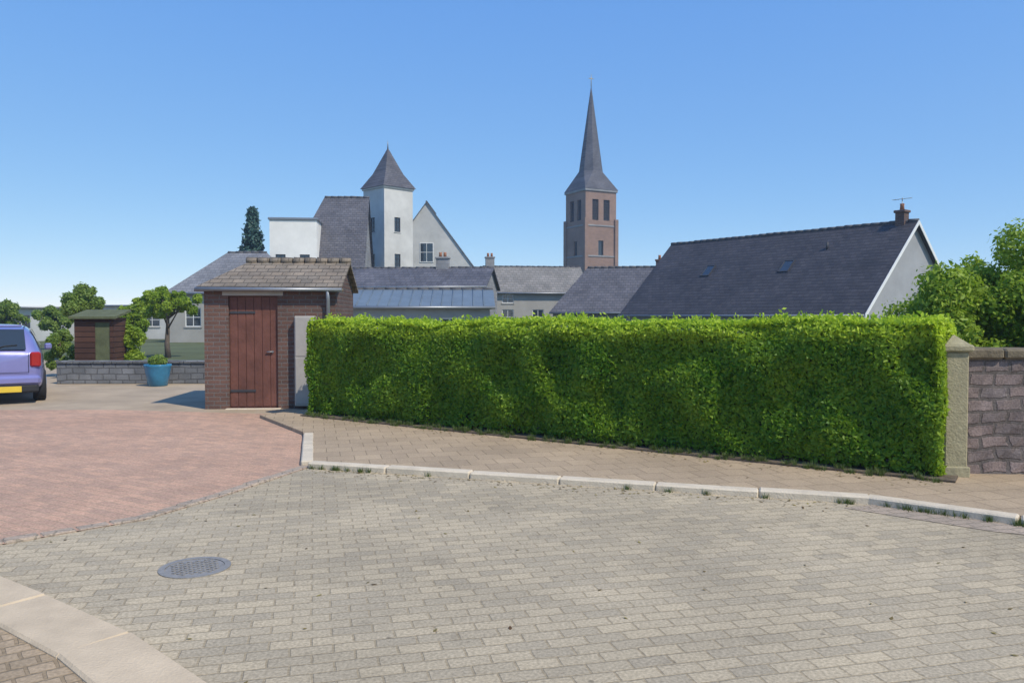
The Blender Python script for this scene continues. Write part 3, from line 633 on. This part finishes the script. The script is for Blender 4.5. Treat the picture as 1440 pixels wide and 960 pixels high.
# --- far left: trees, low wall, shed, planter, car
house('grey_villa',(wx(235,60),62),R(-3),9,7,2.4,wz(432,60),M['palewall'],M['slate_mid'],'distant pale bungalow with grey roof between the trees on the left',holes={'front':[(1,2.2,.9,1.9),(3.6,4.8,.9,1.9),(6.5,7.7,.9,1.9)]},hip=(2,2))
house('blue_roof_house',(wx(15,55),57),R(6),8,7,2.2,wz(440,55),M['palewall'],M['slate_pale'],'distant low house with pale blue-grey roof behind the parked car',holes={'front':[(1,2.2,.8,1.8),(4.6,5.8,.8,1.8)]})
tree('lawn_tree',(wx(118,30),30,0),wz(402,30),.75,1,1.3,'small round tree behind the brown timber shed',M['tree_b'],n=20000,leaf=.07,seed=31,nb=46,trunk_r=.08,group='trees behind the car park')
tree('lawn_tree',(wx(236,32),32,0),wz(404,32),1.3,1,1.55,'bright green broad tree left of the brick hut',M['tree_a'],n=30000,leaf=.07,seed=32,nb=60,trunk_r=.1,group='trees behind the car park')
tree('lawn_tree',(wx(8,44),44,0),wz(425,44),1.3,1,.9,'hazy low tree at the left edge of the picture behind the car',M['tree_b'],n=16000,leaf=.09,seed=33,nb=44,trunk_r=.1,group='trees behind the car park')
tree('lawn_tree',(wx(78,40),40,0),wz(428,40),1.0,1,.8,'low tree between the car and the shed',M['tree_b'],n=16000,leaf=.085,seed=34,nb=44,trunk_r=.1,group='trees behind the car park')
tree('lawn_tree',(wx(186,34),34,0),wz(424,34),.8,1,.6,'low green tree just right of the shed',M['tree_a'],n=16000,leaf=.07,seed=35,nb=44,trunk_r=.08,group='trees behind the car park')
tree('garden_bush',(wx(176,21.8),21.8,0),wz(442,21.8),.55,1,.2,'rounded green bush right of the timber shed behind the low wall',M['tree_a'],n=14000,leaf=.045,seed=36,nb=36,trunk_r=.03,cat='bush')
tree('garden_bush',(wx(84,21.8),21.8,0),wz(446,21.8),.42,1,.2,'rounded dark green bush left of the timber shed behind the low wall',M['tree_b'],n=14000,leaf=.045,seed=37,nb=36,trunk_r=.03,cat='bush')
tree('spruce',(wx(357,58),58,0),wz(292,58),2.2,1,1.0,'blue-green spruce rising behind the brick hut beside the white house',M['conifer'],n=30000,leaf=.17,seed=38,nb=110,trunk_r=.16,shape='cone')
def shed():
    d=20.6; t=empty('garden_shed',(wx(128,d),d+.5,0),R(8),'dark brown timber shed with a mossy lean-to roof behind the low stone wall','shed')
    W_=.95;D_=1.0;H=1.62; q=MB(); wall(q,(-W_/2,-D_/2,0),(1,0,0),W_,H,[(.5,.86,.1,1.5)],depth=.05)
    wall(q,(W_/2,-D_/2,0),(0,1,0),D_,H,[]);wall(q,(W_/2,D_/2,0),(-1,0,0),W_,H,[]);wall(q,(-W_/2,D_/2,0),(0,-1,0),D_,H,[]); q.build('wall',M['shedwood'],t)
    q=MB(); X=fmat((-W_/2,-D_/2,0),(1,0,0)); q.box(.5,.86,.02,.05,.1,1.5,0,X); q.build('door',M['felt'],t)
    q=MB(); q.add([(-.57,-.62,H-.03),(.57,-.62,H-.03),(.57,.62,H+.16),(-.57,.62,H+.16),(-.57,-.62,H+.03),(.57,-.62,H+.03),(.57,.62,H+.22),(-.57,.62,H+.22)],[(0,3,2,1),(4,5,6,7),(0,1,5,4),(1,2,6,5),(2,3,7,6),(3,0,4,7)]); q.build('roof',M['felt'],t)
shed()
def low_wall():
    d=19.4; t=empty('garden_wall',(wx(78,d),d,0),R(2),'low grey stone garden wall in front of the shed and bushes on the left','wall')
    L=wx(300,d)-wx(78,d); q=MB(); q.box(0,L,0,.3,0,.5,.02); q.build('stonework',M['lowwall'],t)
    q=MB(); x=0; rd=random.Random(3)
    while x<L: w_=rd.uniform(.35,.6); q.box(x+.005,min(x+w_,L+.03)-.005,-.04,.34,.502,.565,.015); x+=w_
    q.build('coping',M['lowwall'],t)
low_wall()
def planter():
    d=18.9; t=empty('planter',(wx(221,d),d,0),0,'blue glazed planter tub with small green plant in front of the low wall','planter')
    q=MB(); n=28; prof=[(.19,0),(.22,.02),(.27,.30),(.30,.46),(.32,.50),(.30,.52),(.27,.50),(.25,.44),(.0,.44)]; v=[];f=[]
    for r_,z in prof:
        for k in range(n): v.append((r_*math.cos(2*PI*k/n),r_*math.sin(2*PI*k/n),z))
    for i in range(len(prof)-1):
        for k in range(n): f.append((i*n+k,i*n+(k+1)%n,(i+1)*n+(k+1)%n,(i+1)*n+k))
    q.add(v,f,True); q.build('tub',M['glaze'],t)
    rng=np.random.default_rng(4); cnt=1200; dd=rng.normal(0,1,(cnt,3)); dd/=np.linalg.norm(dd,axis=1,keepdims=True); P=dd*np.array([.22,.22,.17])*rng.uniform(.5,1,(cnt,1))+np.array([0,0,.58]); P[:,2]=np.maximum(P[:,2],.46)
    leaves('plant',P,dd,.05,.4+rng.normal(0,.15,cnt),M['tree_b'],t,6)
planter()

# ---------------------------------------------------------------- car
def paint(name,col):
    m=bpy.data.materials.new(name); m.use_nodes=True; p=m.node_tree.nodes['Principled BSDF']; n=m.node_tree.nodes; l=m.node_tree.links
    p.inputs['Roughness'].default_value=.35; p.inputs['Metallic'].default_value=.35; p.inputs['Coat Weight'].default_value=1; p.inputs['Coat Roughness'].default_value=.05
    nz=n.new('ShaderNodeTexNoise'); nz.inputs['Scale'].default_value=3; nz.inputs['Detail'].default_value=6; tc=n.new('ShaderNodeTexCoord'); l.new(tc.outputs['Object'],nz.inputs['Vector'])
    cr=n.new('ShaderNodeValToRGB'); e=cr.color_ramp.elements; e[0].color=(*[c*.88 for c in col],1); e[1].color=(*[c*1.1 for c in col],1); l.new(nz.outputs[0],cr.inputs[0]); l.new(cr.outputs[0],p.inputs['Base Color']); return m
M['carpaint']=paint('violet_blue_paint',(.24,.24,.50)); M['tyre']=mat('rubber',(.025,.025,.026),.9,.2,20); M['alloy']=mat('alloy',(.5,.5,.52),.35,.05,5,metal=.8)
M['redlens']=mat('red_lens',(.35,.015,.012),.15,.1,5,spec=.6); M['yellow']=mat('yellow_plate',(.72,.50,.05),.5,.05,5); M['blackplastic']=mat('black_plastic',(.03,.03,.032),.6,.1,10)
def car(loc,rz):
    t=empty('parked_car',loc,rz,'violet-blue hatchback parked at the left edge, seen from behind with yellow plate','car')
    # local: y forward, rear at y=0, length 4.0
    L=4.0
    # stations: y, bottom z, belt z, roof z (None=no cabin), half width at belt, half width at roof
    st=[(0.0,.34,.92,.92,.72,.60),(.06,.24,.98,.99,.80,.62),(.22,.22,1.00,1.22,.83,.61),(.42,.22,1.0,1.40,.85,.60),(.70,.22,.99,1.47,.86,.60),(1.3,.22,.97,1.50,.87,.60),(1.9,.22,.95,1.47,.87,.58),(2.35,.22,.94,1.30,.87,.60),(2.8,.22,.93,1.02,.86,.68),(2.95,.22,.92,.95,.86,.72),(3.5,.22,.86,.87,.83,.66),(3.85,.24,.74,.75,.76,.55),(4.0,.34,.60,.61,.62,.45)]
    def ring(s):
        y,b,be,ro,wb,wr=s
        h=[(wb*.90,b),(wb*.99,b+.12),(wb*1.0,(b+be)/2),(wb*.975,be-.06),(wb*.94,be)]
        k=[(wb*.94+(wr-wb*.94)*.5,be+(ro-be)*.55),(wr+.02,ro-.06*(ro>be+.1)),(wr*.8,ro),(wr*.3,ro+.012)]
        half=h+k; pts=[(x,y,z) for x,z in half]; return pts+[(-x,y,z) for x,y,z in pts[::-1]]
    q=MB(); rings=[ring(s) for s in st]; m=len(rings[0]); v=[p for r in rings for p in r]; f=[]
    for i in range(len(rings)-1):
        for k in range(m): f.append((i*m+k,i*m+(k+1)%m,(i+1)*m+(k+1)%m,(i+1)*m+k))
    f.append(tuple(range(m))[::-1]); f.append(tuple((len(rings)-1)*m+k for k in range(m)))
    q.add(v,[x[::-1] for x in f],True); b=q.build('body',M['carpaint'],t)
    md=b.modifiers.new('s','SUBSURF'); md.levels=1; md.render_levels=2
    # rear window
    q=MB(); q.add([(-.56,.085,1.01),(.56,.085,1.01),(.53,.375,1.385),(-.53,.375,1.385)],[(0,1,2,3)])
    q.v=[(x,y-.05,z+.02) for x,y,z in q.v]; q.build('rear_window',M['glass'],t)
    for s in(-1,1):
        for (ya,yb) in((.62,1.28),(1.36,2.2)):
            q=MB(); xa=.835;xb=.655; q.add([(s*xa,ya-.06,1.0),(s*xa,yb+(.28 if yb>2 else 0),1.0),(s*xb,yb,1.40),(s*xb,ya+.06,1.40)],[(0,1,2,3)]); q.build('side_window',M['glass'],t)
        q=MB(); q.box(min(s*.62,s*.80),max(s*.62,s*.80),-.02,.10,.70,.98,.03); q.build('tail_light',M['redlens'],t)
        q=MB(); q.box(min(s*.88,s*1.02),max(s*.88,s*1.02),2.25,2.36,.95,1.08,.03); q.build('mirror',M['carpaint'],t)
        for yy in(.72,3.2):
            q=MB(); q.tube([(s*.86,yy,.31),(s*.88,yy,.31)],.01,8)
            w_=MB(); w_.tube([(s*.66,yy,.31),(s*.70,yy,.31),(s*.86,yy,.31),(s*.885,yy,.31)],[.27,.31,.31,.27],28); wh=w_.build('wheel',M['tyre'],t)
            r_=MB(); r_.tube([(s*.8,yy,.31),(s*.892,yy,.31)],[.2,.19],20); r_.build('rim',M['alloy'],wh)
    q=MB(); q.box(-.80,.80,-.06,.12,.36,.54,.05); bp=q.build('bumper',M['carpaint'],t); q=MB(); q.box(-.76,.76,-.04,.12,.22,.37,.03); q.build('valance',M['blackplastic'],bp)
    q=MB(); q.tube([(-.60,-.004,.60),(-.60,-.004,.97)],.005,4); q.tube([(.60,-.004,.60),(.60,-.004,.97)],.005,4); q.tube([(-.60,-.008,.60),(.60,-.008,.60)],.005,4); q.build('tailgate_seam',M['blackplastic'],t)
    q=MB(); q.box(-.09,.09,-.035,-.002,.86,.90,.008); q.build('tailgate_handle',M['blackplastic'],t)
    q=MB(); q.tube([(0,.02,1.03),(.22,.075,1.10),(.42,.085,1.115)],.010,5); q.build('rear_wiper',M['blackplastic'],t)
    for s_ in(-1,1):
        q=MB(); q.tube([(s_*.56,.55,1.49),(s_*.56,.7,1.535),(s_*.56,1.8,1.54),(s_*.56,1.95,1.50)],.014,6); q.build('roof_rail',M['blackplastic'],t)
    q=MB(); q.box(-.02,.48,-.062,-.045,.235,.345,.005); q.build('number_plate',M['yellow'],t)
    q=MB(); q.box(-.5,.5,.30,.42,1.45,1.49,.015); q.build('spoiler',M['carpaint'],t)
car((wx(-14,14.7),14.7,0.0),R(31))

# ---------------------------------------------------------------- small growth
def tufts(name,pts,label,cat,n=60,h=.06,seed=1):
    rng=np.random.default_rng(seed); P=[];T=[]
    v=[];f=[]; tt=[]
    for (x,y,z) in pts:
        k=rng.integers(n//2,n)
        for i in range(k):
            a=rng.uniform(0,2*PI); r_=abs(rng.normal(0,.03)); hh=h*rng.uniform(.4,1.2); l_=rng.uniform(.1,.7)*hh; w_=.0035
            bx,by=x+r_*math.cos(a),y+r_*math.sin(a); b=len(v)
            v+=[(bx-w_*math.sin(a),by+w_*math.cos(a),z),(bx+w_*math.sin(a),by-w_*math.cos(a),z),(bx+l_*math.cos(a),by+l_*math.sin(a),z+hh)]; f.append((b,b+1,b+2)); tt.append(rng.uniform(.2,.9))
    me=bpy.data.meshes.new(name); me.from_pydata(v,[],f); at=me.attributes.new('tint','FLOAT','FACE'); at.data.foreach_set('value',tt); me.materials.append(M['grass'])
    o=bpy.data.objects.new(name,me); C.objects.link(o); o['kind']='stuff'; o['label']=label; o['category']=cat; return o
rd=random.Random(12); pts=[]
for i in range(150):
    f=rd.random(); x=E0[0]+(E1[0]-E0[0])*f; y=E0[1]+(E1[1]-E0[1])*f-rd.uniform(.03,.2); pts.append((x,y,.055 if y<E0[1]+(E1[1]-E0[1])*f-.14 else .075))
for a,b in((K0,K1),(K1,K2)):
    for i in range(16):
        f=rd.random(); pts.append((a[0]+(b[0]-a[0])*f-.02,a[1]+(b[1]-a[1])*f-.155,0))
tufts('grass','',"short grass and weeds along the hedge foot and kerb joints",'x') if False else tufts('grass',pts,'short grass and weeds along the hedge foot and the kerb','grass')

def litter():
    rng=np.random.default_rng(77); n=650; P=np.zeros((n,3))
    for i in range(n):
        q=rng.random()
        if q<.55: f=rng.random(); x=E0[0]+(E1[0]-E0[0])*f; y=E0[1]+(E1[1]-E0[1])*f-abs(rng.normal(.12,.28))-.05; z=.062
        elif q<.85: f=rng.random(); x=K0[0]+(K1[0]-K0[0])*f+rng.normal(0,.1); y=K0[1]+(K1[1]-K0[1])*f-.17-abs(rng.normal(0,.12)); z=.006
        else: x=rng.uniform(-4,4); y=rng.uniform(2.5,7); z=.006
        P[i]=(x,y,z)
    N=np.tile([0,0,1.],(n,1)); o=leaves('fallen_leaves',P,N,.022,rng.random(n),M['litter'],None,9,tilt=.12); o['kind']='stuff'; o['label']='dry fallen leaves scattered on the footpath and paving'
M['litter']=leafmat('dry_leaves',(.10,.055,.02),(.30,.24,.07),.1)
litter()

hz=MB(); hz.box(-170,170,-8,175,-1.2,48); hz_m=bpy.data.materials.new('air'); hz_m.use_nodes=True; hn=hz_m.node_tree.nodes; hn.remove(hn['Principled BSDF'])
pv=hn.new('ShaderNodeVolumePrincipled'); pv.inputs['Color'].default_value=(.72,.85,1,1); pv.inputs['Density'].default_value=.0011; pv.inputs['Anisotropy'].default_value=.3
hz_m.node_tree.links.new(pv.outputs[0],hn['Material Output'].inputs['Volume']); ho=hz.build('haze',hz_m); ho['kind']='stuff'
